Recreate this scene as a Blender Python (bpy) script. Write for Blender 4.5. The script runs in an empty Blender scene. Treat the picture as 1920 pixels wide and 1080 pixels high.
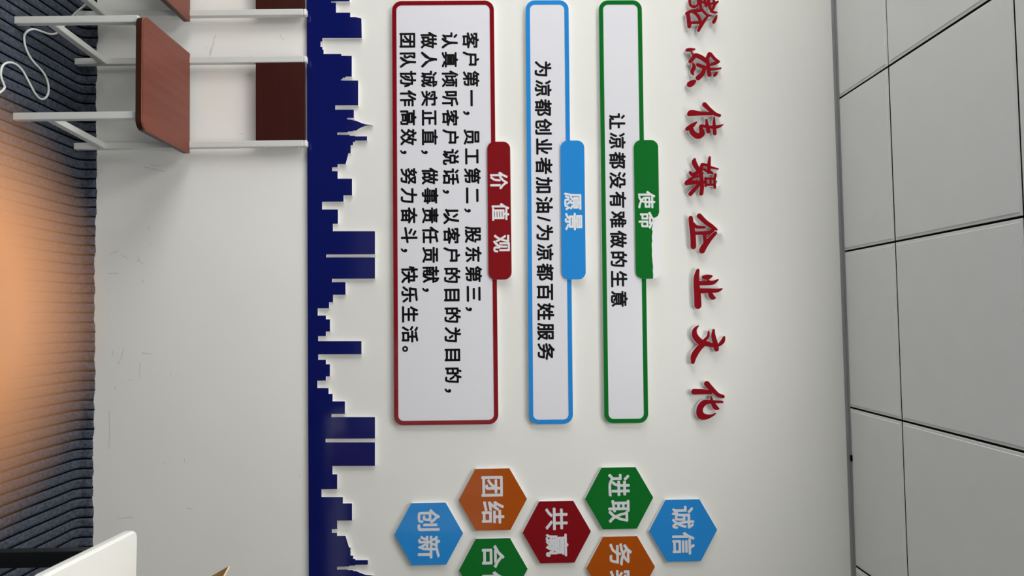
import bpy, bmesh, math, random
import numpy as np
from mathutils import Vector, Matrix
random.seed(4)
COL = bpy.context.scene.collection
SC = bpy.context.scene

# ---------------------------------------------------------------- camera (phone held on its side, room "up" points right)
FPX = 1347.0                       # focal length for a 1920 px wide frame
DCAM = 2.77                        # distance from the wall
ZC = 1.6255                        # eye height
_Y = np.array([-15., 57., FPX]); _Y /= np.linalg.norm(_Y)
_X = np.array([503., 31970., -FPX]); _X -= _X.dot(_Y)*_Y; _X /= np.linalg.norm(_X)
_Z = np.cross(_X, _Y)
RM = np.array([_X, _Y, _Z])        # world = RM @ (right, down, forward)
CAMPOS = np.array([0., -DCAM, ZC])

def ray(u, v): return RM @ np.array([u-960., v-540., FPX])
def P(u, v, y=0.0):                # point of the plane y = const seen at pixel (u, v)
    r = ray(u, v); p = CAMPOS + r*((y+DCAM)/r[1]); return Vector((p[0], y, p[2]))
def F(u, v, z=0.0):                # point of the horizontal plane z = const
    r = ray(u, v); p = CAMPOS + r*((z-ZC)/r[2]); return Vector((p[0], p[1], z))
def CW(a, b, c): return Vector((CAMPOS + RM @ np.array([a, b, c], float)).tolist())   # camera axes (right, down, forward) in metres

cam_d = bpy.data.cameras.new('camera'); cam = bpy.data.objects.new('camera', cam_d); COL.objects.link(cam)
r_, u_, b_ = RM @ np.array([1., 0, 0]), RM @ np.array([0, -1., 0]), RM @ np.array([0, 0, -1.])
cam.matrix_world = Matrix(((r_[0], u_[0], b_[0], CAMPOS[0]), (r_[1], u_[1], b_[1], CAMPOS[1]), (r_[2], u_[2], b_[2], CAMPOS[2]), (0, 0, 0, 1)))
cam_d.sensor_width = 36; cam_d.lens = FPX/1920*36; cam_d.clip_start = 0.004; cam_d.clip_end = 60
cam_d.dof.use_dof = True; cam_d.dof.focus_distance = DCAM; cam_d.dof.aperture_fstop = 6.8
SC.camera = cam

# ---------------------------------------------------------------- world, lights, exposure
SC.view_settings.view_transform = 'Standard'; SC.view_settings.look = 'None'
SC.view_settings.gamma = 1.0; SC.view_settings.use_curve_mapping = False
SC.view_settings.exposure = 0.0
w = bpy.data.worlds.new('daylight'); SC.world = w; w.use_nodes = True
w.node_tree.nodes['Background'].inputs[0].default_value = (0.98, 0.99, 1.0, 1)
w.node_tree.nodes['Background'].inputs[1].default_value = 1.6

def area(name, loc, target, sx, sy, power, color=(1, 1, 1), spread=180):
    l = bpy.data.lights.new(name, 'AREA'); l.shape = 'RECTANGLE'; l.size = sx; l.size_y = sy
    l.energy = power; l.color = color; l.spread = math.radians(spread)
    o = bpy.data.objects.new(name, l); COL.objects.link(o); o.location = loc
    o.rotation_euler = (Vector(target)-Vector(loc)).to_track_quat('-Z', 'Y').to_euler()
    return o
ROOM = dict(x0=-3.4, x1=2.9, y0=-5.2, z1=2.946)
area('daylight_left_window', (-3.33, -2.3, 1.85), (0, -1.7, 1.5), 1.9, 1.5, 46, (1.0, 0.985, 0.97))
area('daylight_near_window', (-3.33, -0.78, 1.85), (0, -1.0, 1.4), 0.7, 1.5, 10, (1.0, 0.985, 0.97))
LIGHT_PANELS = [(0.062, -1.269, 12.0), (0.062, -2.469, 15.0), (-1.738, -1.869, 24.0)]
for i, (lx, ly, pw) in enumerate(LIGHT_PANELS):
    area('ceiling_panel_light', (lx, ly, 2.925), (lx, ly, 0), 0.56, 0.56, pw, (1.0, 0.995, 0.985))

# ---------------------------------------------------------------- materials
def lin(c): return tuple((x/255/12.92 if x/255 <= 0.04045 else ((x/255+0.055)/1.055)**2.4) for x in c)
def mat(name, rgb, rough=0.5, spec=0.5, metal=0.0, coat=0.0, noise=None, bump=None, linear=False):
    m = bpy.data.materials.new(name); m.use_nodes = True; nt = m.node_tree; b = nt.nodes['Principled BSDF']
    c = rgb if linear else lin(rgb)
    b.inputs['Base Color'].default_value = (*c, 1); b.inputs['Roughness'].default_value = rough
    b.inputs['Specular IOR Level'].default_value = spec; b.inputs['Metallic'].default_value = metal
    b.inputs['Coat Weight'].default_value = coat; b.inputs['Coat Roughness'].default_value = 0.03
    tc = nt.nodes.new('ShaderNodeTexCoord')
    if noise:                      # (scale vector, amount, detail)
        sv, amt, det = noise
        mp = nt.nodes.new('ShaderNodeMapping'); mp.inputs['Scale'].default_value = sv
        n = nt.nodes.new('ShaderNodeTexNoise'); n.inputs['Scale'].default_value = 1; n.inputs['Detail'].default_value = det
        rp = nt.nodes.new('ShaderNodeMapRange'); rp.inputs[1].default_value = 0.3; rp.inputs[2].default_value = 0.7
        rp.inputs[3].default_value = 1-amt; rp.inputs[4].default_value = 1+amt
        mx = nt.nodes.new('ShaderNodeMix'); mx.data_type = 'RGBA'; mx.blend_type = 'MULTIPLY'; mx.inputs[0].default_value = 1
        nt.links.new(tc.outputs['Object'], mp.inputs[0]); nt.links.new(mp.outputs[0], n.inputs['Vector'])
        nt.links.new(n.outputs[0], rp.inputs[0]); nt.links.new(rp.outputs[0], mx.inputs[7])
        mx.inputs[6].default_value = (*c, 1); nt.links.new(mx.outputs[2], b.inputs['Base Color'])
    if bump:                       # (scale, strength, distance)
        n2 = nt.nodes.new('ShaderNodeTexNoise'); n2.inputs['Scale'].default_value = bump[0]; n2.inputs['Detail'].default_value = 3
        bp = nt.nodes.new('ShaderNodeBump'); bp.inputs['Strength'].default_value = bump[1]; bp.inputs['Distance'].default_value = bump[2]
        nt.links.new(tc.outputs['Object'], n2.inputs['Vector']); nt.links.new(n2.outputs[0], bp.inputs['Height']); nt.links.new(bp.outputs[0], b.inputs['Normal'])
    return m
M = {}
M['wall_low'] = mat('matte white wall paint', (240, 238, 233), 0.62, 0.25, noise=((1.3, 1.3, 1.3), 0.02, 2), bump=(3.0, 0.12, 0.02))
M['wall_up'] = mat('satin white wall paint', (228, 227, 222), 0.40, 0.20, bump=(1.5, 0.12, 0.012))
M['wall_plain'] = mat('plain wall paint', (214, 212, 206), 0.7, 0.2)
M['ceil'] = mat('white coated ceiling tile', (230, 230, 228), 0.6, 0.25, noise=((9, 9, 9), 0.012, 4), bump=(60, 0.04, 0.002))
M['ceil_dark'] = mat('painted shade of ceiling gaps', (14, 14, 15), 0.9, 0.1)  # near black, puts the shade of the ceiling gaps into the colour
M['ceil_trim'] = mat('grey edge trim', (150, 148, 150), 0.5, 0.3)
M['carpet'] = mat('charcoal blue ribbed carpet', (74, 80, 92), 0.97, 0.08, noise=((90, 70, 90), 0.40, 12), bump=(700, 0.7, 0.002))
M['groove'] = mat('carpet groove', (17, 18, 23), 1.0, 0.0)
M['navy'] = mat('navy acrylic', (11, 20, 92), 0.10, 0.5, bump=(2.2, 0.06, 0.01))
M['red'] = mat('dark red acrylic', (126, 10, 20), 0.07, 0.22)
M['blue'] = mat('bright blue acrylic', (38, 134, 208), 0.07, 0.22)
M['green'] = mat('green acrylic', (12, 106, 36), 0.07, 0.22)
M['orange'] = mat('orange brown acrylic', (168, 76, 8), 0.07, 0.22)
M['title_red'] = mat('crimson letter film', (134, 8, 22), 0.6, 0.06)
M['white_core'] = mat('white foam core', (236, 234, 234), 0.5, 0.3)
M['print_bg'] = mat('pale grey print', (221, 220, 226), 0.28, 0.35)
M['black_ink'] = mat('black print', (7, 7, 9), 0.5, 0.12)
M['white_ink'] = mat('white print', (226, 226, 228), 0.35, 0.3)
M['frost_ink'] = mat('pale lettering on hexagons', (214, 214, 218), 0.35, 0.3)
M['tube'] = mat('white powder coated steel', (214, 215, 211), 0.38, 0.45, noise=((6, 6, 6), 0.02, 2))
M['cap'] = mat('white plastic cap', (232, 233, 232), 0.3, 0.5)
M['seat'] = mat('red brown wood laminate', (118, 62, 48), 0.4, 0.22, noise=((30, 2.2, 30), 0.14, 5))
M['back'] = mat('dark red brown wood laminate', (58, 18, 11), 0.4, 0.3, noise=((3, 30, 60), 0.16, 5))
M['seat_edge'] = mat('dark edge banding', (58, 24, 14), 0.4, 0.4)
M['pale_edge'] = mat('pale board edge line', (196, 140, 96), 0.5, 0.3)
M['cable'] = mat('white cable sheath', (222, 226, 222), 0.4, 0.5)
M['desk'] = mat('white desktop laminate', (240, 240, 234), 0.35, 0.4)
M['black_steel'] = mat('black powder coated steel', (20, 21, 23), 0.45, 0.4)
M['card'] = mat('brown cardboard', (152, 118, 66), 0.75, 0.2, noise=((40, 40, 9), 0.12, 4))
M['card_edge'] = mat('pale cardboard cut edge', (214, 196, 160), 0.8, 0.1)
M['scuff'] = mat('grey scuff', (150, 148, 146), 0.8, 0.1)
M['skin'] = mat('skin', (180, 124, 80), 0.5, 0.25, bump=(500, 0.15, 0.0005))
M['skin'].node_tree.nodes['Principled BSDF'].inputs['Subsurface Weight'].default_value = 0.25
M['skin'].node_tree.nodes['Principled BSDF'].inputs['Subsurface Radius'].default_value = (0.006, 0.003, 0.0015)
M['nail'] = mat('finger nail', (236, 186, 160), 0.25, 0.5)
M['cloth'] = mat('dark grey knit cuff', (60, 62, 68), 0.95, 0.1)
M['blind'] = mat('white blind slat', (222, 222, 218), 0.5, 0.3)
M['winframe'] = mat('white window frame', (225, 226, 226), 0.4, 0.4)
M['led'] = bpy.data.materials.new('led diffuser'); M['led'].use_nodes = True
_b = M['led'].node_tree.nodes['Principled BSDF']; _b.inputs['Emission Color'].default_value = (1, .99, .96, 1); _b.inputs['Emission Strength'].default_value = 1.5
M['glass'] = bpy.data.materials.new('clear window glass'); M['glass'].use_nodes = True
_b = M['glass'].node_tree.nodes['Principled BSDF']; _b.inputs['Transmission Weight'].default_value = 1; _b.inputs['Roughness'].default_value = 0.0; _b.inputs['IOR'].default_value = 1.01; _b.inputs['Base Color'].default_value = (0.95, 1.0, 0.975, 1)

# ---------------------------------------------------------------- helpers
def link_mesh(name, me, mats, parent=None, smooth=False):
    if not isinstance(mats, (list, tuple)): mats = [mats]
    for m in mats:
        if m.name not in [x.name for x in me.materials if x]: me.materials.append(m)
    if smooth:
        for p in me.polygons: p.use_smooth = True
    o = bpy.data.objects.new(name, me); COL.objects.link(o)
    if parent is not None: o.parent = parent
    return o
def obj(name, bm, mats, parent=None, smooth=False):
    bmesh.ops.recalc_face_normals(bm, faces=bm.faces[:])
    me = bpy.data.meshes.new(name); bm.to_mesh(me); bm.free()
    return link_mesh(name, me, mats, parent, smooth)
def tag(o, label, cat, group=None):
    o['label'] = label; o['category'] = cat
    if group: o['group'] = group
    return o
def thing(name, label, cat, loc=(0, 0, 0), group=None, rz=0):
    o = bpy.data.objects.new(name, None); COL.objects.link(o); o.location = loc; o.rotation_euler = (0, 0, rz)
    o.empty_display_size = 0.05
    return tag(o, label, cat, group)
def struct(o): o['kind'] = 'structure'; return o
def box(bm, lo, hi, bev=0.0, seg=2, mi=0):
    r = bmesh.ops.create_cube(bm, size=1); vs = r['verts']
    for v in vs:
        for k in range(3): v.co[k] = (lo[k]+hi[k])/2 + v.co[k]*(hi[k]-lo[k])
    fs = set(f for v in vs for f in v.link_faces)
    for f in fs: f.material_index = mi
    if bev > 0:
        es = list(set(e for v in vs for e in v.link_edges))
        bmesh.ops.bevel(bm, geom=es, offset=bev, segments=seg, affect='EDGES', profile=0.5)
def rail(bm, a, b, wx, wz, bev=0.002):
    """square tube from a to b"""
    a, b = Vector(a), Vector(b); d = b-a; L = d.length; q = d.to_track_quat('Y', 'Z').to_matrix().to_4x4()
    t = bmesh.new(); box(t, (-wx/2, 0, -wz/2), (wx/2, L, wz/2), bev)
    me = bpy.data.meshes.new('t'); t.to_mesh(me); t.free(); me.transform(Matrix.Translation(a) @ q); bm.from_mesh(me); bpy.data.meshes.remove(me)
def poly_prism(pts, y_back, y_front, bm=None, mi_side=0, mi_front=0):
    """outline in (x, z), from the wall side y_back out to y_front (more negative)"""
    bm = bm or bmesh.new()
    f = [bm.verts.new((x, y_front, z)) for x, z in pts]; b = [bm.verts.new((x, y_back, z)) for x, z in pts]
    ff = bm.faces.new(f); ff.material_index = mi_front
    fb = bm.faces.new(b[::-1]); fb.material_index = mi_side
    n = len(pts)
    for i in range(n):
        q = bm.faces.new((f[i], b[i], b[(i+1) % n], f[(i+1) % n])); q.material_index = mi_side
    return bm
def rrect(cx, cz, wx, wz, r, rot=0, n=8):
    pts = []
    for sx, sz, a0 in ((1, 1, 0), (-1, 1, 90), (-1, -1, 180), (1, -1, 270)):
        for k in range(n+1):
            a = math.radians(a0+90*k/n); pts.append((sx*(wx/2-r)+r*math.cos(a), sz*(wz/2-r)+r*math.sin(a)))
    c, s = math.cos(rot), math.sin(rot)
    return [(cx+x*c-z*s, cz+x*s+z*c) for x, z in pts]
def ring(outer, inner, y_back, y_front):
    bm = bmesh.new(); n = len(outer); L = []
    for y in (y_back, y_front): L.append([[bm.verts.new((x, y, z)) for x, z in q] for q in (outer, inner)])
    (bo, bi), (fo, fi) = L
    for i in range(n):
        j = (i+1) % n
        for q in ((fo[i], fo[j], fi[j], fi[i]), (bo[i], bi[i], bi[j], bo[j]), (fo[i], bo[i], bo[j], fo[j]), (fi[i], fi[j], bi[j], bi[i])): bm.faces.new(q)
    return bm
def sweep(pts, rad, sides=8, cap=True, sub=6):
    """smooth tube through points"""
    pts = [Vector(p) for p in pts]; out = []
    for i in range(len(pts)-1):
        p0 = pts[max(i-1, 0)]; p1 = pts[i]; p2 = pts[i+1]; p3 = pts[min(i+2, len(pts)-1)]
        for k in range(sub):
            t = k/sub; out.append(0.5*((2*p1)+(p2-p0)*t+(2*p0-5*p1+4*p2-p3)*t*t+(3*p1-p0-3*p2+p3)*t**3))
    out.append(pts[-1]); bm = bmesh.new(); rings = []; up = Vector((0, 0, 1))
    for i, p in enumerate(out):
        d = (out[min(i+1, len(out)-1)]-out[max(i-1, 0)]).normalized()
        s = d.cross(up if abs(d.z) < 0.95 else Vector((1, 0, 0))).normalized(); t = s.cross(d)
        rings.append([bm.verts.new(p+rad*(math.cos(a)*s+math.sin(a)*t)) for a in [2*math.pi*k/sides for k in range(sides)]])
    for a, b in zip(rings, rings[1:]):
        for k in range(sides): bm.faces.new((a[k], a[(k+1) % sides], b[(k+1) % sides], b[k]))
    if cap: bm.faces.new(rings[0][::-1]); bm.faces.new(rings[-1])
    return bm
_gl = {}
def glyph(ch, bold):
    """flat bold character, facing -y, em box centred on the origin; kept to share between equal characters"""
    k = (ch, bold)
    if k not in _gl:
        c = bpy.data.curves.new('glyph', 'FONT'); c.body = ch; c.size = 1.0; c.resolution_u = 2
        o = bpy.data.objects.new('glyph', c); COL.objects.link(o)
        dg = bpy.context.evaluated_depsgraph_get(); dg.update()
        me = bpy.data.meshes.new_from_object(o.evaluated_get(dg)); me.transform(Matrix.Translation((-0.5 if ch != '/' else -0.14, -0.38, 0)))
        bpy.data.objects.remove(o); bpy.data.curves.remove(c); me.materials.clear()
        bm = bmesh.new(); fix = Matrix(((1, 0, 0, 0), (0, 0, -1, 0), (0, 1, 0, 0), (0, 0, 0, 1)))
        for i in range(9):
            a = math.radians(45*i); dx, dy = (bold*math.cos(a), bold*math.sin(a)) if i < 8 else (0, 0)
            m2 = me.copy(); m2.transform(fix @ Matrix.Translation((dx, dy, 0.0006*i))); bm.from_mesh(m2); bpy.data.meshes.remove(m2)
        bmesh.ops.recalc_face_normals(bm, faces=bm.faces[:])
        for f in bm.faces:
            if f.normal.y > 0: f.normal_flip()
            f.material_index = 0
        out = bpy.data.meshes.new('printed_character'); bm.to_mesh(out); bm.free(); bpy.data.meshes.remove(me); _gl[k] = out
    return _gl[k]
_gm = {}
def text_mesh(name, items, y, m, parent, bold=0.022, rot=0.0, off=(0, 0, 0)):
    """items: (char, x, z, size); one object for each printed character, on plane y, reading along +x"""
    for ch, x, z, s in items:
        k = (ch, bold, m.name)
        if k not in _gm: me = glyph(ch, bold).copy(); me.materials.append(m); _gm[k] = me
        o = bpy.data.objects.new(name, _gm[k]); COL.objects.link(o); o.parent = parent
        o.location = (x+off[0], y+off[1], z+off[2]); o.rotation_euler = (0, -rot, 0); o.scale = (s, s, s)

# ---------------------------------------------------------------- room shell
X0, X1, Y0, Z1 = ROOM['x0'], ROOM['x1'], ROOM['y0'], ROOM['z1']
RAIL = 0.868
bm = bmesh.new(); box(bm, (X0, 0, 0), (X1, 0.12, RAIL), mi=0); struct(obj('wall_back', bm, M['wall_low']))
bm = bmesh.new(); box(bm, (X0, 0, RAIL), (X1, 0.12, Z1+0.15)); struct(obj('wall_back_upper', bm, M['wall_up']))
bm = bmesh.new(); box(bm, (X1, Y0, 0), (X1+0.12, 0.12, Z1+0.15)); struct(obj('wall_right', bm, M['wall_plain']))
# left wall with a window opening
def wall_with_hole(name, axis, c0, c1, a0, a1, h0, h1, z0, z1):
    bm = bmesh.new()
    def bx(p, q, zz0, zz1):
        if axis == 'x': box(bm, (c0, p, zz0), (c1, q, zz1))
        else: box(bm, (p, c0, zz0), (q, c1, zz1))
    bx(a0, h0, 0, Z1+0.15); bx(h1, a1, 0, Z1+0.15); bx(h0, h1, 0, z0); bx(h0, h1, z1, Z1+0.15)
    return struct(obj(name, bm, M['wall_plain']))
wall_with_hole('wall_left', 'x', X0-0.12, X0, Y0, 0.12, -3.35, -0.38, 1.0, 2.7)
wall_with_hole('wall_rear', 'y', Y0-0.12, Y0, X0-0.12, X1+0.12, 0.15, 2.35, 0.35, 1.55)
def window(name, axis, c, h0, h1, z0, z1, nmull):
    root = bpy.data.objects.new(name, None); COL.objects.link(root); root.empty_display_size = 0.05; struct(root)
    root.location = (c, (h0+h1)/2, z0) if axis == 'x' else ((h0+h1)/2, c, z0)
    bpy.context.view_layer.update(); inv = root.matrix_world.inverted()
    def bb(bm, p, q, a, b, d0, d1):
        if axis == 'x': box(bm, (c+d0, p, a), (c+d1, q, b), 0.003, 1)
        else: box(bm, (p, c+d0, a), (q, c+d1, b), 0.003, 1)
    bm = bmesh.new()
    for p, q, a, b in ((h0, h1, z0, z0+.05), (h0, h1, z1-.05, z1), (h0, h0+.05, z0+.05, z1-.05), (h1-.05, h1, z0+.05, z1-.05)): bb(bm, p, q, a, b, -0.07, -0.02)
    for k in range(1, nmull):
        x = h0+(h1-h0)*k/nmull; bb(bm, x-.02, x+.02, z0+.05, z1-.05, -0.065, -0.025)
    o = obj('frame', bm, M['winframe'], root); o.data.transform(inv)
    for k in range(nmull):
        bm = bmesh.new(); a = h0+(h1-h0)*k/nmull; b = h0+(h1-h0)*(k+1)/nmull
        bb(bm, a+.045, b-.045, z0+.045, z1-.045, -0.048, -0.042); o = obj('pane', bm, M['glass'], root); o.data.transform(inv)
    return root
window('window_1', 'x', X0, -3.35, -0.38, 1.0, 2.7, 3)
w2 = window('window_2', 'y', Y0, 0.15, 2.35, 0.35, 1.55, 2)
bl = thing('vertical_blind', 'white vertical blind with half open slats on the window behind the photographer', 'blind', (1.25, Y0+0.05, 1.57))
bm = bmesh.new(); box(bm, (-1.1, -0.02, -0.01), (1.1, 0.02, 0.03), 0.003); obj('head_rail', bm, M['blind'], bl)
sl = None
for k in range(19):
    if sl is None:
        bm = bmesh.new(); box(bm, (-0.044, -0.001, -1.2), (0.044, 0.001, -0.012)); sl = obj('slat', bm, M['blind'], bl); s = sl
    else:
        s = sl.copy(); COL.objects.link(s)
    s.location = (-1.05+0.1165*k, 0, 0); s.rotation_euler = (0, 0, math.radians(58 + 22*math.sin(k*1.9)))

# floor: ribbed carpet that curls up the foot of the wall, every rib and groove real relief
PER = 0.03677; gx0 = P(165, 749.4, 0)[0]
path = []                                            # (y, z, ny, nz)
for y in (-5.2, -4.2, -3.2, -2.4, -1.8, -1.3, -0.9, -0.6, -0.4, -0.25, -0.15, -0.08, -0.045): path.append((y, 0.0, 0, 1))
for k in range(1, 7):
    a = math.radians(90*k/6); R_ = 0.03; path.append((-0.008-R_+R_*math.sin(a), R_-R_*math.cos(a), -math.sin(a), math.cos(a)))
path.append((-0.008, 0.058, -1, 0)); path.append((-0.001, 0.060, -1, 0))
bm = bmesh.new(); cols = []; k0 = int((X0-gx0)/PER)-1; k1 = int((X1-gx0)/PER)+1
prof = [(-0.0031, 0.0), (-0.0022, -0.0050), (0.0022, -0.0050), (0.0031, 0.0), (0.012, 0.0012), (0.0248, 0.0012)]
xs = []
for k in range(k0, k1+1):
    for dx, h in prof:
        xs.append((gx0+k*PER+dx, h))
rows = []
ragged = {}
for i, (x, h) in enumerate(xs):
    rg = 0.0026*math.sin(x*9.0)+0.0012*math.sin(x*37)+0.0028*(random.random()-0.5)+0.0015*math.sin(x*83)
    if x < -1.15: rg += (x+1.15)*0.03
    col = []
    for j, (y, z, ny, nz) in enumerate(path):
        wob = 0.0008*math.sin(y*14+x*5)
        dz = rg if j >= len(path)-2 else (rg*0.4 if j == len(path)-3 else 0)
        hh = h if j < len(path)-1 else 0
        col.append(bm.verts.new((x+wob, y+ny*hh, z+nz*hh+dz)))
    rows.append(col)
for i in range(len(rows)-1):
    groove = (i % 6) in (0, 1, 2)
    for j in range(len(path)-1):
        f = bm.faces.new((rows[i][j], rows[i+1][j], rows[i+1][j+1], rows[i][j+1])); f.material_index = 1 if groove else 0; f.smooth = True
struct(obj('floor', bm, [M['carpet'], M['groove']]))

# ceiling: black sheet for the dark void, tiles as pieces, edge trim
cs = bpy.data.objects.new('ceiling', None); COL.objects.link(cs); struct(cs); cs.location = (0, 0, Z1); cs.empty_display_size = 0.1
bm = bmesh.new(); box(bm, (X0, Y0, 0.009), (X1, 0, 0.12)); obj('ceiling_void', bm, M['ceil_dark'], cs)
def tile_mesh(wx, wy):
    g = 0.0034; bm = bmesh.new(); c = 0.009; d = 0.004
    lv = [(wx/2-g, wy/2-g, 0.008), (wx/2-g, wy/2-g, d), (wx/2-g-0.0015, wy/2-g-0.0015, 0.0022), (wx/2-g-c, wy/2-g-c, 0.0022), (wx/2-g-c-0.0012, wy/2-g-c-0.0012, 0.0)]
    R = [[bm.verts.new((sx*a, sy*b, z)) for sx, sy in ((1, 1), (-1, 1), (-1, -1), (1, -1))] for a, b, z in lv]
    for li, (A, B) in enumerate(zip(R, R[1:])):
        for k in range(4): f = bm.faces.new((A[k], A[(k+1) % 4], B[(k+1) % 4], B[k])); f.material_index = 1 if li == 0 else 0  # tile sides coloured dark so the joints look shaded
    bm.faces.new(R[-1]); bm.faces.new(R[0][::-1])
    return bm
jx = [0.362+0.6*k for k in range(-7, 6)]; jy = [-0.006, -0.369]+[-0.369-0.6*k for k in range(1, 9)]
tiles = {}
for i in range(len(jx)-1):
    for j in range(len(jy)-1):
        a, b = max(jx[i], X0), min(jx[i+1], X1); q, p = jy[j], max(jy[j+1], Y0)
        if b-a < 0.03 or q-p < 0.03: continue
        cx, cy = (a+b)/2, (p+q)/2
        if any(abs(cx-lx) < 0.1 and abs(cy-ly) < 0.1 for lx, ly, _ in LIGHT_PANELS): continue
        key = (round(b-a, 3), round(q-p, 3))
        if key not in tiles:
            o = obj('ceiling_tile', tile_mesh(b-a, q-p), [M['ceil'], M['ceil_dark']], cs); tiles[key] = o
        else:
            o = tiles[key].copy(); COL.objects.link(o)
        tl = 0.0012 if abs(cx) < 1.6 and cy > -1 else 0
        o.location = (cx, cy, 0.0012*(random.random()-0.5)*(1 if tl else 0))
LL = ['square ceiling panel light nearest the lettered wall', 'square ceiling panel light above the photographer, right of the other far one', 'square ceiling panel light on the window side of the room']
for (lx, ly, _), lab in zip(LIGHT_PANELS, LL):
    t = thing('ceiling_light', lab, 'ceiling light', (lx, ly, Z1), 'ceiling lights above the room')
    oo = rrect(0, 0, 0.59, 0.59, 0.004, n=1); ii = rrect(0, 0, 0.565, 0.565, 0.004, n=1)
    o = obj('light_frame', ring(oo, ii, 0, 0.007), M['winframe'], t); o.data.transform(Matrix.Rotation(math.pi/2, 4, 'X'))
    bm = bmesh.new(); box(bm, (-0.2825, -0.2825, 0.002), (0.2825, 0.2825, 0.007)); obj('diffuser', bm, M['led'], t)
bm = bmesh.new(); box(bm, (X0, -0.014, Z1-0.002), (X1, 0, Z1+0.0015), 0.0006, 1); box(bm, (X0, -0.003, Z1-0.012), (X1, 0, Z1-0.001)); struct(obj('trim_1', bm, M['ceil_trim']))
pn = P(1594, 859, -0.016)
bm = bmesh.new(); box(bm, (pn.x-0.011, -0.022, Z1-0.007), (pn.x+0.011, -0.013, Z1+0.02), 0.001, 1); tag(obj('edge_gap_block', bm, M['ceil_dark']), 'small black block put in for the dark gap at the ceiling edge', 'clip')  # black block drawn in place of a dark gap, no real fitting

# scuffs on the lower wall (thin pencil and shoe marks with their own shape)
SC_ = [[(386,86),(388,92)],[(396,92),(393,108),(402,78)],[(404,66),(396,90),(392,100)],[(470,104),(464,116)],[(525,66),(532,76)],[(193,168),(194,172)],
 [(228,479),(240,484)],[(254,490),(262,488)],[(204,513),(222,512)],[(266,530),(270,525)],[(280,422),(279,432)],[(281,457),(284,458)],[(258,480),(262,490),(270,496)],
 [(262,680),(262,710)],[(267,661),(272,662)],[(266,663),(287,664)],[(230,714),(233,715)],[(242,712),(246,713)],[(214,730),(218,722)],[(266,865),(267,867)],[(307,865),(307,870)],
 [(350,953),(362,955)],[(220,973),(242,970),(250,972)],[(345,860),(347,868)],[(560,890),(563,894)],[(221,683),(227,672),(232,653)],[(210,668),(212,658)],[(270,313),(310,322)],[(282,309),(300,311)],[(204,770),(206,812),(204,842)],[(455,250),(448,252)],[(222,470),(204,478)],[(320,700),(321,703)]]
bm = bmesh.new()
for st in SC_:
    pts = [P(u, v, -0.0004) for u, v in st]
    for a, b in zip(pts, pts[1:]):
        d = (b-a).normalized(); n = Vector((-d.z, 0, d.x))*0.0007
        bm.faces.new([bm.verts.new(q) for q in (a-n*0.4, b-n*0.5, b+n*0.5, a+n)])
o = obj('scuff_mark', bm, M['scuff']); o['kind'] = 'stuff'
o.parent = bpy.data.objects['wall_back']

# ---------------------------------------------------------------- skyline relief
SKY = [(655,-2),(655.5,2.3),(621,2.6),(621,5),(630,5.2),(630,23.7),(656.7,23.7),(656.7,32),(667,32),(677.5,34.5),(678.3,71),(604.5,71),(604.5,77.7),(601,77.7),(601,88),
(604.5,88),(604.5,93),(606.7,93),(606.7,101.2),(640,101.2),(640,104.5),(659.5,104.8),(659.5,143.5),(648,143.5),(648,145.5),(642.5,145.5),(642.5,148.3),(639.5,148.3),(639.5,151),(671.5,151),(671.5,197.5),
(628.7,197.5),(628.7,205.5),(663.5,205.5),(663.5,221),(651,221),(651,223.7),(657,224.5),(667.5,226.3),(677.5,230.5),(685,233),(698.7,234.5),(685,236),(675,240),(668,244.5),(662,245),(662,246.3),(652.5,246.5),(652.5,248),(632.5,248.3),(632.5,253),
(655.7,253),(655.7,254.5),(665.5,254.5),(665.5,255.7),(688.2,255.7),(688.2,263.5),(666,263.8),(666,266),(662,266),(662,272),(657.5,272),(657.5,287),(653.5,287),(648,307.5),(633,307.8),(633,313.7),(623,313.7),(623,321),(633,321),(633,335),
(660,335),(660,366.3),(644,366.3),(644,378),(604,378.2),(604,392.7),(633.5,392.7),(633.5,419.5),(624.2,419.5),(624.2,433.5),(703,433.5),(703,476.7),(611.7,477),(611.7,482.8),(703,482.8),(703,522.3),(622.5,522.7),
(622.5,529.2),(647.7,529.2),(647.7,552.5),(624.5,552.7),(624.5,566.7),(617,566.7),(617,578),(595.7,578.2),(595.7,591.7),(611,591.7),(611,598.8),(618.7,598.8),(618.7,621.5),(611,621.5),(611,630),(596.7,630.3),(596.7,639.5),(677.7,639.5),(677.7,664),(596.7,664.3),
(596.7,674.5),(611,674.5),(611,683),(618.5,683),(618.5,705.7),(611,705.7),(611,713.5),(595,713.8),(595,727.5),(616,727.5),(616,738.5),(623.5,738.5),(623.5,752.5),(646.7,752.5),(646.7,776),(621.5,776.3),(621.5,782),(703,782),(703,822.2),(610.5,822.5),(610.5,829.4),
(703,829.4),(703,873.3),(623.3,873.6),(623.3,889.4),(632.2,889.4),(632.2,917),(602.8,917.3),(602.8,932),(642.8,932),(642.8,944),(660,944),(660,975.8),(632.2,976),(632.2,992),(622.2,992),(622.2,999),(632,999),(632,1005),(647.8,1005),
(654.4,1026.7),(657.2,1026.7),(657.2,1041.5),(662.2,1041.5),(662.2,1048),(666.4,1048),(666.4,1050.3),(689.7,1050.3),(689.7,1058.7),(666,1059),(666,1060.3),(655.5,1060.5),(655.5,1062),(632,1062.6),(632,1067.8),(652,1067.8),(652,1069),(662,1069.2),(662,1070.6),(667.5,1070.8),(676,1074.5),(686,1078),(701,1079.5),
(686,1082),(668,1090),(656,1092),(664,1093),(664,1110),(628,1111),(628,1120),(672,1120),(672,1165),(640,1165),(640,1172),(660,1172),(660,1210),(603,1212),(603,1240),(678,1240)]
T = 0.016
pts = [P(u, v, -T) for u, v in SKY]
left = [(655, -60), (625, -62), (625, -90), (672, -92), (672, -130), (640, -130), (640, -170), (700, -172), (700, -215)]
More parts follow.
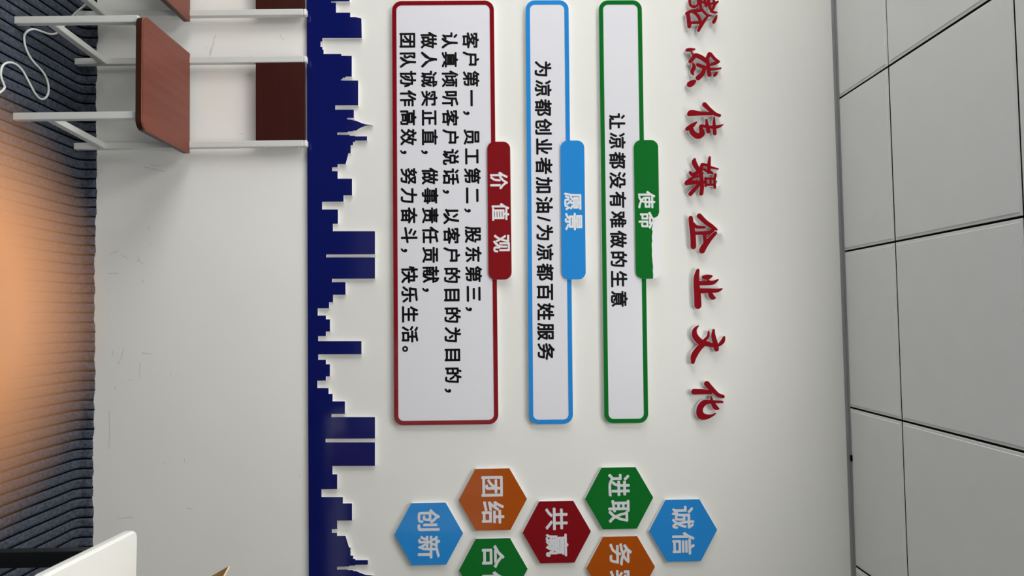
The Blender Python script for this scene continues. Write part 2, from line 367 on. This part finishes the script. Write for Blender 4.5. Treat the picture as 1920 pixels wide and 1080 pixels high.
pts = [P(u, v, -T) for u, v in left[::-1]] + pts
zb = P(577, 540, -T).z
out = [(p.x, p.z) for p in pts] + [(pts[-1].x, zb), (pts[0].x, zb)]
sk = thing('skyline_relief', 'long navy blue city skyline cut-out running along the bottom of the white upper wall', 'wall decoration', (0, 0, zb))
bm = poly_prism(out, -0.0002, -T+0.001); o = obj('white_backing', bm, M['white_core'], sk); o.location = (0, 0, -zb)
bm = poly_prism(out, -T+0.001, -T); o = obj('navy_face', bm, M['navy'], sk); o.location = (0, 0, -zb)

# ---------------------------------------------------------------- lettered panels
def sign(name, label, color, corners, tabc, lines, tabtext, torn=None):
    """corners: pixels of left/right ends of lower and upper long edges"""
    (a, b, c, d) = [P(u, v, -0.020) for u, v in corners]      # a lower-left, b lower-right, c upper-left, d upper-right
    t = thing(name, label, 'sign')
    xl, xr = (a.x+c.x)/2, (b.x+d.x)/2
    def quad(pts_in):                                          # bilinear map of the unit rounded rectangle
        return pts_in
    wx, wz = xr-xl, ((c.z-a.z)+(d.z-b.z))/2; cx, cz = (xl+xr)/2, (a.z+b.z+c.z+d.z)/4
    rot = math.atan2(((b.z-a.z)+(d.z-c.z))/2, wx)
    t.location = (cx, 0, cz)
    def put(o): o.location = (-cx, 0, -cz); return o
    put(obj('board', poly_prism(rrect(cx, cz, wx, wz, 0.036, rot), 0, -0.018), M['white_core'], t))
    bw = 0.0165
    put(obj('printed_face', poly_prism(rrect(cx, cz, wx-2*bw+.001, wz-2*bw+.001, 0.021, rot), -0.018, -0.0186), M['print_bg'], t))
    put(obj('border', ring(rrect(cx, cz, wx, wz, 0.036, rot), rrect(cx, cz, wx-2*bw, wz-2*bw, 0.02, rot), -0.018, -0.020), M[color], t))
    # tab
    ta, tb, tc_, td = [P(u, v, -0.027) for u, v in tabc]
    tw, tz = (tb.x+td.x-ta.x-tc_.x)/2, (tc_.z-ta.z+td.z-tb.z)/2; tcx, tcz = (ta.x+tb.x+tc_.x+td.x)/4, (ta.z+tb.z+tc_.z+td.z)/4
    tab = put(obj('heading_tab', poly_prism(rrect(tcx, tcz, tw, tz, 0.028, rot), -0.0, -0.026), M['white_core'], t))
    if torn is None: fp = rrect(tcx, tcz, tw, tz, 0.028, rot)
    else:
        full = rrect(tcx, tcz, tw, tz, 0.028, rot)             # keep the part of the film left of the tear
        tear = [P(u, v, -0.027) for u, v in torn]
        x_cut = tear[0].x; z_cut = tear[-1].z              # full runs: upper right corner, upper left, lower left, lower right
        ur, rest = full[:9], full[9:]
        lo_right = [p for p in rest[18:] if p[1] < z_cut]
        fp = rest[:18] + lo_right + [(z_.x, z_.z) for z_ in tear[::-1]]
    f = obj('tab_film', poly_prism(fp, -0.026, -0.027), M[color], tab)
    for items, m, y, nm, bold in lines: text_mesh(nm, items, y, m, t, bold, rot, (-cx, 0, -cz))
    text_mesh('heading_character', tabtext, -0.0273, M['white_ink'], t, 0.024, rot, (-cx, 0, -cz))
    return t
def line(text, u0, v0, u1, v1, size, y=-0.0191):
    """characters centred between the pixel centres of the first and last cell"""
    a, b = P(u0, v0, y), P(u1, v1, y)
    adv = [0.42 if c == '/' else 1.0 for c in text]; pos = [0.0]
    for i in range(1, len(text)): pos.append(pos[-1]+(adv[i]+adv[i-1])/2)
    return [(c, a.x+(b.x-a.x)*p/pos[-1], a.z+(b.z-a.z)*p/pos[-1], size) for c, p in zip(text, pos)]
L1 = [('客户第一，员工第二，股东第三，', 882.5, 75.5, 889, 588), ('认真倾听客户说话，以客户的目的为目的，', 843, 75.5, 850, 741),
      ('做人诚实正直，做事责任贡献，', 804, 75.5, 808, 552), ('团队协作高效，努力奋斗，快乐生活。', 764.5, 75.5, 769, 664)]
s = 0.0655
INK = M['black_ink']
sign('values_sign', 'widest white sign, red border and four lines of black writing', 'red',
     [(735.5, 2), (738.5, 797), (925.5, 1), (935, 796)], [(913.5, 266), (916, 524.5), (956, 265), (960, 524)],
     [(line(tx, u0, v0, u1, v1, s), INK, -0.0188, 'printed_character', 0.030) for tx, u0, v0, u1, v1 in L1],
     line('价值观', 935.5, 338.5, 941, 456.5, 0.070, -0.0274))
sign('vision_sign', 'narrow white sign with light blue border and one line of black writing', 'blue',
     [(986, 1), (991.5, 795.5), (1065.5, 0), (1075, 794.5)], [(1050.5, 264), (1053.5, 524), (1095.5, 263), (1098.5, 523.5)],
     [(line('为凉都创业者加油/为凉都百姓服务', 1018, 129.5, 1024, 659, s+.002), INK, -0.0188, 'printed_character', 0.030)],
     line('愿景', 1074.5, 378, 1076, 415.5, 0.072, -0.0274))
tear = [(1236, 398), (1233.5, 405), (1227, 408.5), (1224.5, 418), (1222, 431), (1223.8, 433), (1222.2, 444), (1223, 452), (1221.8, 458), (1222.6, 470), (1222.2, 477), (1223.8, 494), (1224.6, 500), (1224, 508), (1224.8, 516), (1224.4, 522.5)]
sign('mission_sign', 'narrow white sign with green border, its green heading tab torn to white', 'green',
     [(1123, 1), (1133, 794), (1203, 0), (1216, 793)], [(1188.5, 263), (1192, 523), (1234, 262), (1238, 522)],
     [(line('让凉都没有难做的生意', 1157, 227.5, 1161, 560.5, s+.001), INK, -0.0188, 'printed_character', 0.030)],
     line('使命', 1212.5, 374.5, 1213.5, 413, 0.068, -0.0274), torn=tear)

# ---------------------------------------------------------------- hexagon plaques
HEX = [('创新', 804, 1001, 'blue', 'light blue hexagon plaque, the lowest on the wall, beside the skyline'),
       ('团结', 924, 936.5, 'orange', 'orange hexagon plaque right of the widest sign, with two clear characters'),
       ('合作', 925, 1068, 'green', 'green hexagon plaque cut by the frame, next to the lowest blue plaque'),
       ('共赢', 1044, 997.5, 'red', 'dark red hexagon plaque in the middle of the cluster'),
       ('进取', 1161, 934, 'green', 'green hexagon plaque showing whole, right of the green bordered sign'),
       ('务实', 1164, 1064, 'orange', 'orange hexagon plaque cut by the frame, beside the whole green plaque'),
       ('诚信', 1281, 994.5, 'blue', 'light blue hexagon plaque, the highest on the wall, nearest the ceiling')]
for tx, u, v, col, lab in HEX:
    c = P(u, v, -0.018); t = thing('hexagon_plaque', lab, 'plaque', (c.x, 0, c.z), 'hexagon plaques in a honeycomb')
    hp = [(0.1155*math.cos(math.radians(a))*1.0, 0.1285*math.sin(math.radians(a))/1.0) for a in (90, 150, 210, 270, 330, 30)]
    hp = [(x*1.155, z) for x, z in [(0.1155*math.cos(math.radians(a)), 0.1295*math.sin(math.radians(a))) for a in (90, 150, 210, 270, 330, 30)]]
    obj('backing', poly_prism(hp, 0, -0.017), M['white_core'], t); obj('coloured_face', poly_prism(hp, -0.017, -0.018), M[col], t)
    k = 0.0492
    text_mesh('printed_character', [(tx[0], -k, 0.0, 0.088), (tx[1], k, 0.0, 0.088)], -0.0183, M['frost_ink'], t, 0.023)

# ---------------------------------------------------------------- title: brush characters, each a raised letter with a red face
def spline(st):
    pts = np.array(st, float); out = []
    n = len(pts)
    for i in range(n-1):
        p0, p1, p2, p3 = pts[max(i-1, 0)], pts[i], pts[i+1], pts[min(i+2, n-1)]
        for k in range(6):
            t = k/6; out.append(0.5*((2*p1)+(p2-p0)*t+(2*p0-5*p1+4*p2-p3)*t*t+(3*p1-p0-3*p2+p3)*t**3))
    out.append(pts[-1]); return np.array(out)
def contours(strokes, step=3.0, grow=0.0):
    sp = [spline(s) for s in strokes]; al = np.vstack(sp)
    x0, x1, y0, y1 = al[:, 0].min()-45, al[:, 0].max()+45, al[:, 1].min()-45, al[:, 1].max()+45
    gx = np.arange(x0, x1, step); gy = np.arange(y0, y1, step); GX, GY = np.meshgrid(gx, gy); D = np.full(GX.shape, 1e3)
    for s in sp:
        for a, b in zip(s, s[1:]):
            d = b[:2]-a[:2]; L = max(d.dot(d), 1e-6); t = np.clip(((GX-a[0])*d[0]+(GY-a[1])*d[1])/L, 0, 1)
            dist = np.hypot(GX-a[0]-t*d[0], GY-a[1]-t*d[1])-(a[2]+t*(b[2]-a[2]))
            hh = np.clip(0.5+0.5*(D-dist)/5.0, 0, 1); D = D*(1-hh)+dist*hh-5.0*hh*(1-hh)*(np.abs(D-dist) < 5)*0.5
    D -= grow; S = D < 0; seg = {}
    def pt(j, i, j2, i2):
        a, b = D[j, i], D[j2, i2]; t = a/(a-b) if a != b else .5
        return (gx[i]+(gx[i2]-gx[i])*t, gy[j]+(gy[j2]-gy[j])*t)
    H, W_ = S.shape; co = {}
    for j in range(H-1):
        for i in range(W_-1):
            c = (S[j, i], S[j, i+1], S[j+1, i+1], S[j+1, i])
            if all(c) or not any(c): continue
            ed = [((j, i), (j, i+1)), ((j, i+1), (j+1, i+1)), ((j+1, i), (j+1, i+1)), ((j, i), (j+1, i))]
            cr = [e for e, (p, q) in zip(ed, ((0, 1), (1, 2), (3, 2), (0, 3))) if c[p] != c[q]]
            if len(cr) == 4: prs = [(cr[0], cr[1]), (cr[2], cr[3])] if c[1] != c[0] and c[0] else [(cr[0], cr[3]), (cr[1], cr[2])]
            else: prs = [(cr[0], cr[1])]
            for e in cr: co[e] = pt(*e[0], *e[1])
            for a, b in prs: seg.setdefault(a, []).append(b); seg.setdefault(b, []).append(a)
    loops = []; seen = set()
    for st in list(seg):
        if st in seen: continue
        lp = [st]; seen.add(st); cur = st
        while True:
            nx = [e for e in seg[cur] if e not in seen]
            if not nx: break
            cur = nx[0]; seen.add(cur); lp.append(cur)
        if len(lp) > 8: loops.append([co[e] for e in lp][::2])
    return loops
def flat_letter(name, loops, ox, oy, sc_, yb, yf, origin, m, parent):
    cu = bpy.data.curves.new('letter', 'CURVE'); cu.dimensions = '2D'; cu.fill_mode = 'BOTH'; cu.extrude = abs(yf-yb)/2
    for lp in loops:
        s = cu.splines.new('POLY'); s.points.add(len(lp)-1); s.use_cyclic_u = True
        for k, (x, y) in enumerate(lp):
            p = P(ox+x/sc_, oy+y/sc_, -0.027); s.points[k].co = (p.x-origin.x, p.z-origin.z, 0, 1)
    o = bpy.data.objects.new('letter', cu); COL.objects.link(o); dg = bpy.context.evaluated_depsgraph_get(); dg.update()
    me = bpy.data.meshes.new_from_object(o.evaluated_get(dg)); bpy.data.objects.remove(o); bpy.data.curves.remove(cu); me.materials.clear()
    me.transform(Matrix.Translation((0, (yb+yf)/2, 0)) @ Matrix(((1, 0, 0, 0), (0, 0, -1, 0), (0, 1, 0, 0), (0, 0, 0, 1))))
    for p in me.polygons: p.material_index = 0; p.use_smooth = False
    return link_mesh(name, me, m, parent)
TITLE = [
 ('first brush character of the red title, partly cut by the frame', 1270, 0, 5.4, [
  [(95,135,13),(150,112,13),(228,108,13)], [(106,132,15),(116,200,18),(122,265,18)], [(160,118,12),(205,155,13),(235,215,13)], [(125,230,11),(180,228,12),(238,226,14)],
  [(346,160,4),(300,150,9),(262,112,10),(235,88,12)], [(312,158,7),(272,210,14),(240,255,17),(215,308,12)], [(400,155,4),(385,190,14),(368,222,15)],
  [(124,8,10),(135,52,11),(172,68,11),(206,48,9),(210,0,10)], [(124,8,10),(150,-30,10),(210,-20,10)], [(236,-120,10),(236,0,11),(235,60,12),(238,100,12)], [(278,-60,12),(280,0,13),(292,62,11)], [(312,-30,10),(318,30,12),(332,88,10)],
  [(410,16,8),(380,44,10),(366,76,12),(345,108,11)], [(340,112,9),(375,125,9),(405,124,3)], [(375,-90,8),(368,-20,9),(372,40,10)], [(160,-75,12),(260,-80,12),(350,-85,10)], [(250,20,9),(330,40,9),(380,20,8)]], []),
 ('second brush character of the red title, with a round dot at its end', 1270, 0, 5.4, [
  [(97,506,12),(130,503,15),(180,497,3)], [(140,518,4),(160,556,6)], [(188,560,20),(240,580,20),(300,622,20)], [(182,560,18),(150,600,17),(132,622,17)], [(158,640,6),(170,680,17),(150,722,17),(162,755,5)],
  [(325,548,18),(306,590,15),(310,640,16),(316,700,17),(325,758,18)], [(338,545,12),(375,592,13),(422,624,8)], [(345,652,13),(385,640,13),(424,622,7)], [(340,702,11),(395,697,8),(440,691,6)],
  [(205,655,14),(250,674,15),(310,688,14)], [(275,690,16),(252,748,20),(210,788,22)], [(403,732,6),(386,750,15),(376,764,11)], [(182,818,7),(150,840,26),(124,854,25)]], []),
 ('third brush character of the red title, second stroke group shaped like a hook', 1270, 180, 5.4, [
  [(276,86,21),(330,138,17),(385,182,15),(430,197,12)], [(350,178,14),(230,176,18),(142,172,28),(118,188,14)], [(374,216,5),(372,270,12),(377,340,15),(380,380,16)], [(462,290,3),(420,308,12),(370,315,14),(300,312,10)],
  [(295,240,8),(302,300,15),(316,360,17)], [(300,312,12),(240,303,13),(245,345,20),(250,385,24),(205,405,26),(160,375,24),(140,335,22)], [(196,264,4),(150,300,19),(100,333,17)]], []),
 ('fourth brush character of the red title, its upper corner peeled white', 1270, 180, 5.4, [
  [(176,640,10),(172,675,22),(205,735,20),(245,785,18)], [(328,620,9),(322,680,14),(320,735,16),(316,775,12)], [(255,692,11),(300,702,12),(340,722,10),(413,738,5)], [(250,695,13),(242,740,17)], [(270,745,8),(330,770,13),(358,782,8)],
  [(128,772,10),(165,798,17),(235,748,18)], [(240,785,14),(246,850,18),(250,920,17),(243,988,18)], [(90,886,15),(150,876,19),(260,872,14)], [(95,875,17),(150,832,11),(235,806,9)], [(225,890,12),(178,940,17),(132,992,18)],
  [(285,832,10),(287,908,10)], [(384,796,13),(376,860,9),(380,925,12)], [(285,836,9),(380,836,9)], [(335,838,8),(336,880,8)], [(285,900,9),(380,896,9)]], [[(385,835,10),(420,850,12),(425,900,6)], [(425,820,4),(415,880,10),(395,925,8)]]),
 ('fifth brush character of the red title, its roof tip peeled white', 1270, 380, 4.908, [
  [(124,142,18),(130,200,19),(144,300,22),(148,402,23)], [(148,195,12),(178,222,12),(250,227,9)], [(203,122,21),(260,178,18),(318,220,17),(362,248,7)], [(165,280,12),(230,280,14),(290,276,16),(330,252,12)],
  [(250,295,14),(257,365,14)], [(352,278,12),(300,335,17),(252,395,24),(228,440,25)]], [[(355,250,10),(385,262,20),(422,268,3)]]),
 ('sixth brush character of the red title, with a long base and four upright strokes', 1270, 380, 4.908, [
  [(190,622,12),(178,680,21),(178,760,25),(186,850,28),(190,945,30)], [(243,686,15),(280,685,20),(316,676,7)], [(278,705,4),(290,720,5)], [(190,742,16),(260,738,19),(330,735,15),(376,708,4)], [(190,812,22),(300,810,18),(370,808,14),(411,793,4)],
  [(296,820,14),(320,868,20),(344,876,7)]], []),
 ('seventh brush character of the red title, two crossing strokes with a small dot', 1270, 590, 5.142, [
  [(202,108,4),(168,148,16),(172,205,25),(222,262,27),(285,280,22),(345,296,16)], [(350,148,8),(348,200,17),(365,270,21),(378,332,21)], [(302,164,6),(296,210,10),(262,248,12)], [(452,216,8),(438,256,17),(408,288,12),(385,300,8)],
  [(258,275,22),(200,335,25),(160,400,26),(150,458,15)]], []),
 ('eighth and last brush character of the red title, with a wide round hook', 1270, 590, 5.142, [
  [(285,667,25),(332,716,20),(392,772,16),(440,790,15)], [(320,747,19),(240,743,22),(162,743,25)], [(326,790,5),(340,850,14),(368,893,20),(396,907,7)], [(433,842,9),(340,840,12),(262,848,24),(218,905,27),(225,968,32),(272,985,24),(330,974,10),(370,952,3)]], []),
]
for lab, ox, oy, sc_, st, peel in TITLE:
    al = np.vstack([np.array(s, float) for s in st]); c = P(ox+al[:, 0].mean()/sc_, oy+al[:, 1].mean()/sc_, -0.027)
    t = thing('title_character', lab, 'wall lettering', (c.x, 0, c.z), 'raised red title characters')
    cf = contours(st, grow=2.8); cb = contours(st+peel, grow=3.8)
    flat_letter('white_body', cb, ox, oy, sc_, -0.0002, -0.026, c, M['white_core'], t)
    flat_letter('red_face', cf, ox, oy, sc_, -0.026, -0.027, c, M['title_red'], t)

# ---------------------------------------------------------------- chairs
def make_chair(label):
    W2 = 0.1925                      # half width of the seat
    t = thing('classroom_chair', label, 'chair', (-0.838, -0.215, 0), 'wooden training chairs along the wall')
    fx, ry, fy, tb = 0.163, 0.190, -0.163, 0.025
    fo, ro = -0.022, -0.004            # the frame stands a little askew: front legs left of the rear posts
    def leg(x, y0, y1, z1):
        bm = bmesh.new(); box(bm, (x-tb/2, y0, 0.002), (x+tb/2, y1, z1), 0.003); return obj('leg', bm, M['tube'], t)
    for sx in (-1, 1):
        xr, xf = sx*fx+ro, sx*fx+fo
        l = leg(xr, ry-0.0265, ry-0.0015, 0.872)
        bm = bmesh.new(); box(bm, (xr-0.0125, ry-0.0265, 0.872), (xr+0.0125, ry-0.0015, 0.885), 0.0045, 3); obj('end_cap', bm, M['cap'], l)
        leg(xf, fy-0.0125, fy+0.0125, 0.415)
        bm = bmesh.new(); rail(bm, (xf, fy+0.0125, 0.1105), (xr, ry-0.0265, 0.1105), 0.022, 0.025); obj('side_stretcher', bm, M['tube'], t)
        bm = bmesh.new(); rail(bm, (xf, fy+0.0125, 0.4005), (xr, ry-0.0265, 0.4005), 0.022, 0.025); obj('seat_rail', bm, M['tube'], t)
    bm = bmesh.new(); box(bm, (-fx+0.0, -0.02, 0.391), (fx-0.025, 0.005, 0.413), 0.002); obj('cross_rail', bm, M['tube'], t)
    # seat board with rounded front corners, dark banding and a thin pale edge line
    n = 8; r = 0.032; y0, y1 = -0.190, 0.166; pts = [(W2, y1), (-W2, y1)]
    for k in range(n+1): a = math.radians(180+90*k/n); pts.append((-W2+r+r*math.cos(a), y0+r+r*math.sin(a)))
    for k in range(n+1): a = math.radians(270+90*k/n); pts.append((W2-r+r*math.cos(a), y0+r+r*math.sin(a)))
    def slab(pts, z0, z1):
        bm = bmesh.new(); lo = [bm.verts.new((x, y, z0)) for x, y in pts]; hi = [bm.verts.new((x, y, z1)) for x, y in pts]
        bm.faces.new(hi); bm.faces.new(lo[::-1]); m_ = len(pts)
        for i in range(m_): bm.faces.new((lo[i], lo[(i+1) % m_], hi[(i+1) % m_], hi[i]))
        return bm
    seat = obj('seat', slab(pts, 0.437, 0.440), M['seat'], t)
    big = [(x*1.001, y) for x, y in pts]
    obj('edge_band', slab(pts, 0.416, 0.4358), M['seat_edge'], seat)
    obj('edge_line', slab([(x*1.003, y*1.003) for x, y in pts], 0.4358, 0.4372), M['pale_edge'], seat)
    bm = bmesh.new(); box(bm, (-fx+0.0130+ro, ry-0.024, 0.690), (fx-0.0130+ro, ry-0.008, 0.876), 0.0012, 1); obj('backrest', bm, M['back'], t)
    for z in (0.72, 0.85):
        for sx in (-1, 1):
            bm = bmesh.new(); bmesh.ops.create_cone(bm, cap_ends=True, segments=10, radius1=0.004, radius2=0.0035, depth=0.003)
            bmesh.ops.rotate(bm, verts=bm.verts[:], cent=(0, 0, 0), matrix=Matrix.Rotation(math.pi/2, 3, 'Y')); bmesh.ops.translate(bm, verts=bm.verts[:], vec=(sx*(fx+0.0135)+ro, ry-0.014, z)); obj('screw', bm, M['tube'], t)
    return t
def dup(root, loc, label):
    r = root.copy(); COL.objects.link(r); r.location = loc; r['label'] = label
    for ch in list(root.children):
        c = ch.copy(); COL.objects.link(c); c.parent = r
        for g in ch.children:
            d = g.copy(); COL.objects.link(d); d.parent = c
    return r
ch1 = make_chair('red brown wooden chair with white square legs, whole in view against the wall')
ch0 = dup(ch1, (-0.838-0.509, -0.215, 0), 'red brown wooden chair with white legs, mostly cut off at the edge of the picture')

# ---------------------------------------------------------------- white cable on the carpet
CB = [(-60,985),(0,935),(27,915),(46,885),(36,850),(14,790),(8,730),(25,670),(60,640),(112,633),(172,658),(228,715),(272,792),(318,880),(358,950),(400,995),(438,1003),(472,978),(490,930),(488,860),(464,780),(420,712),(352,640),(300,570),(263,490),(245,410),(250,350),(292,307),(350,296),(430,322),(490,342),(540,345),(590,325),(640,270),(715,185),(760,135),(800,100),(850,60),(885,20),(885,-35),(850,-90)]
pts = []
for i, (x, y) in enumerate(CB):
    p = F(x/5.4, y/5.4, 0.0055)
    if p.y > -0.075: p = P(x/5.4, y/5.4, -0.075)
    p.z = max(p.z, 0.0055); pts.append(p)
tag(obj('power_cable', sweep(pts, 0.0037), M['cable'], smooth=True), 'white cable looping over the dark carpet beside the chair legs', 'cable')

# ---------------------------------------------------------------- desk (only a corner in view)
dk = thing('white_desk', 'white desk corner with rounded edge on a black square leg, lower left of picture', 'desk', (0.5015, -0.972, 0), rz=math.radians(-2.2))
L_, Dp, r = 1.2, 0.375, 0.024
pl = rrect(L_/2, -Dp/2, L_, Dp, r, n=6)
bm = bmesh.new(); R_ = []
for ins, z in ((0.004, 0.695), (0, 0.699), (0, 0.714), (0.002, 0.718), (0.006, 0.720)):
    q = rrect(L_/2, -Dp/2, L_-2*ins, Dp-2*ins, r-ins, n=6); R_.append([bm.verts.new((x, y, z)) for x, y in q])
for A, B in zip(R_, R_[1:]):
    for i in range(len(A)): bm.faces.new((A[i], A[(i+1) % len(A)], B[(i+1) % len(A)], B[i]))
bm.faces.new(R_[0][::-1]); bm.faces.new(R_[-1]); obj('desktop', bm, M['desk'], dk)
for x, y in ((0.02, -0.082), (0.02, -Dp+0.045), (L_-0.06, -0.082), (L_-0.06, -Dp+0.045)):
    bm = bmesh.new(); box(bm, (x, y-0.035, 0.003), (x+0.036, y, 0.66), 0.002); obj('leg', bm, M['black_steel'], dk)
bm = bmesh.new(); box(bm, (0.02, -0.115, 0.66), (L_-0.024, -0.085, 0.695), 0.002); box(bm, (0.02, -Dp+0.012, 0.66), (L_-0.024, -Dp+0.042, 0.695), 0.002)
box(bm, (0.02, -Dp+0.042, 0.66), (0.056, -0.115, 0.695)); box(bm, (L_-0.06, -Dp+0.042, 0.66), (L_-0.024, -0.115, 0.695)); obj('under_frame', bm, M['black_steel'], dk)

# open cardboard carton on the desk; one flap corner sticks into view
tip = P(429, 1061.5, -1.17)
e1 = Vector((18, 22, -28)).normalized(); e2 = Vector((18, -22, -6)).normalized(); hx = Vector((18, -22, 0)).normalized(); nx = Vector((22, 18, 0)).normalized()
A = tip + e1*0.125; bt = A.z
cb = thing('cardboard_carton', 'tip of a golden brown cardboard flap poking up beside the white desk corner', 'carton', (A.x, A.y, 0.7205))
org = Vector((A.x, A.y, 0.7205))
def panel(name, q, th, m=(M['card'], M['card_edge']), parent=cb):
    q = [v-org for v in q]; n = (q[1]-q[0]).cross(q[2]-q[0]).normalized()*th; bm = bmesh.new()
    a = [bm.verts.new(v) for v in q]; b = [bm.verts.new(v+n) for v in q]
    bm.faces.new(a[::-1]); bm.faces.new(b); k = len(q)
    for i in range(k): f = bm.faces.new((a[i], a[(i+1) % k], b[(i+1) % k], b[i])); f.material_index = 1
    return obj(name, bm, list(m), parent)
zt = 0.7210; wl, dl = 0.19, 0.24
c0 = Vector((A.x, A.y, bt)); c1 = c0+hx*wl; c2 = c1+nx*dl; c3 = c0+nx*dl
def dn(v): return Vector((v.x, v.y, zt))
for a, b in ((c0, c1), (c1, c2), (c2, c3), (c3, c0)): panel('side_panel', [a, dn(a), dn(b), b], 0.003)
panel('base_panel', [dn(c0), dn(c1), dn(c2), dn(c3)], 0.003)
panel('flap', [tip, tip+e2*wl*0.95, c1, c0], 0.003)
panel('flap', [c2+Vector((0.05, 0.03, 0.08)), c3+Vector((0.05, 0.03, 0.08)), c3, c2], 0.003)

# ---------------------------------------------------------------- hand of the photographer: one fingertip covers the lower edge of the lens
def cwl(a, b, c): return CW(a, b, c)
V = []; Ed = []; Rr = []
PALM = []
for i in range(13):                      # sheet of flesh from the knuckle row down to the heel of the hand
    t = i/12; w0, w1 = -0.003+(-0.004*t), 0.051-0.024*t
    for j in range(15): PALM.append((-0.114-0.050*t, w0+(w1-w0)*j/14, -0.034-0.018*t, 0.0122+0.0055*math.sin(min(1, t*1.3)*1.57)))
def chain(pts, start=None):
    prev = start
    for (a, b, c, r) in pts:
        V.append(cwl(a, b, c)); Rr.append(r); i = len(V)-1
        if prev is not None: Ed.append((prev, i))
        prev = i
    return prev
# palm lies below and behind the lens; (right = room up, down = room right, forward = towards the wall)
chain([(-0.135, 0.014, -0.045, 0.018)])                                                # 0 palm centre (root)
chain([(-0.175, 0.014, -0.055, 0.021), (-0.215, 0.016, -0.070, 0.024), (-0.26, 0.020, -0.09, 0.027)], 0)   # wrist
k1 = chain([(-0.108, -0.004, -0.030, 0.0125)], 0)
chain([(-0.092, -0.001, -0.004, 0.0122), (-0.070, 0.000, 0.011, 0.0118), (-0.049, 0.0008, 0.0195, 0.0118), (-0.034, 0.0008, 0.0220, 0.0122), (-0.0262, 0.0008, 0.0220, 0.0116), (-0.0238, 0.0008, 0.0216, 0.0102)], k1)
for b0, dl_, bb in ((0.020, 0.002, 0.022), (0.040, -0.004, 0.042), (0.056, -0.012, 0.060)):
    kk = chain([(-0.112+(-dl_), b0, -0.034, 0.0118)], 0)
    chain([(-0.098-dl_, bb, -0.008, 0.0092), (-0.086-dl_, bb+0.001, 0.008, 0.0084), (-0.070-dl_, bb+0.001, 0.004, 0.0078), (-0.062-dl_, bb, -0.008, 0.0068)], kk)
kk = chain([(-0.140, -0.028, -0.046, 0.0145)], 0)
chain([(-0.120, -0.046, -0.040, 0.0115), (-0.098, -0.052, -0.034, 0.0100), (-0.080, -0.050, -0.030, 0.0085)], kk)
org = V[3].copy(); bm = bmesh.new()          # dense overlapping balls along every bone, fused into one skin by a voxel remesh
def ball(p, r): bmesh.ops.create_icosphere(bm, subdivisions=2, radius=r, matrix=Matrix.Translation(p-org))
for i, j in Ed:
    n = max(2, int((V[j]-V[i]).length/0.0025))
    for k in range(n+1): ball(V[i].lerp(V[j], k/n), (Rr[i]+(Rr[j]-Rr[i])*k/n)*0.93)
# flesh of the palm between the finger roots and the heel of the hand
for q in PALM: ball(cwl(*q[:3]), q[3])
me = bpy.data.meshes.new('hand'); bm.to_mesh(me); bm.free(); me.materials.append(M['skin'])
ho = bpy.data.objects.new('photographer_hand', me); COL.objects.link(ho); ho.location = org
rm = ho.modifiers.new('remesh', 'REMESH'); rm.mode = 'VOXEL'; rm.voxel_size = 0.0015; rm.use_smooth_shade = True
sm = ho.modifiers.new('smooth', 'SMOOTH'); sm.factor = 0.5; sm.iterations = 9
bpy.context.view_layer.update(); dg = bpy.context.evaluated_depsgraph_get(); me2 = bpy.data.meshes.new_from_object(ho.evaluated_get(dg)); ho.modifiers.clear(); ho.data = me2; me2.name = 'hand'
if not me2.materials: me2.materials.append(M['skin'])
for p in me2.polygons: p.use_smooth = True
tag(ho, 'blurred orange fingertip of the hand holding the camera, over the dark carpet', 'hand')
cuff = sweep([V[2]-org, V[3]-org, V[3]+(V[3]-V[2])*1.2-org], 0.036, 20, cap=True, sub=4); obj('sleeve_cuff', cuff, M['cloth'], ho, smooth=True)
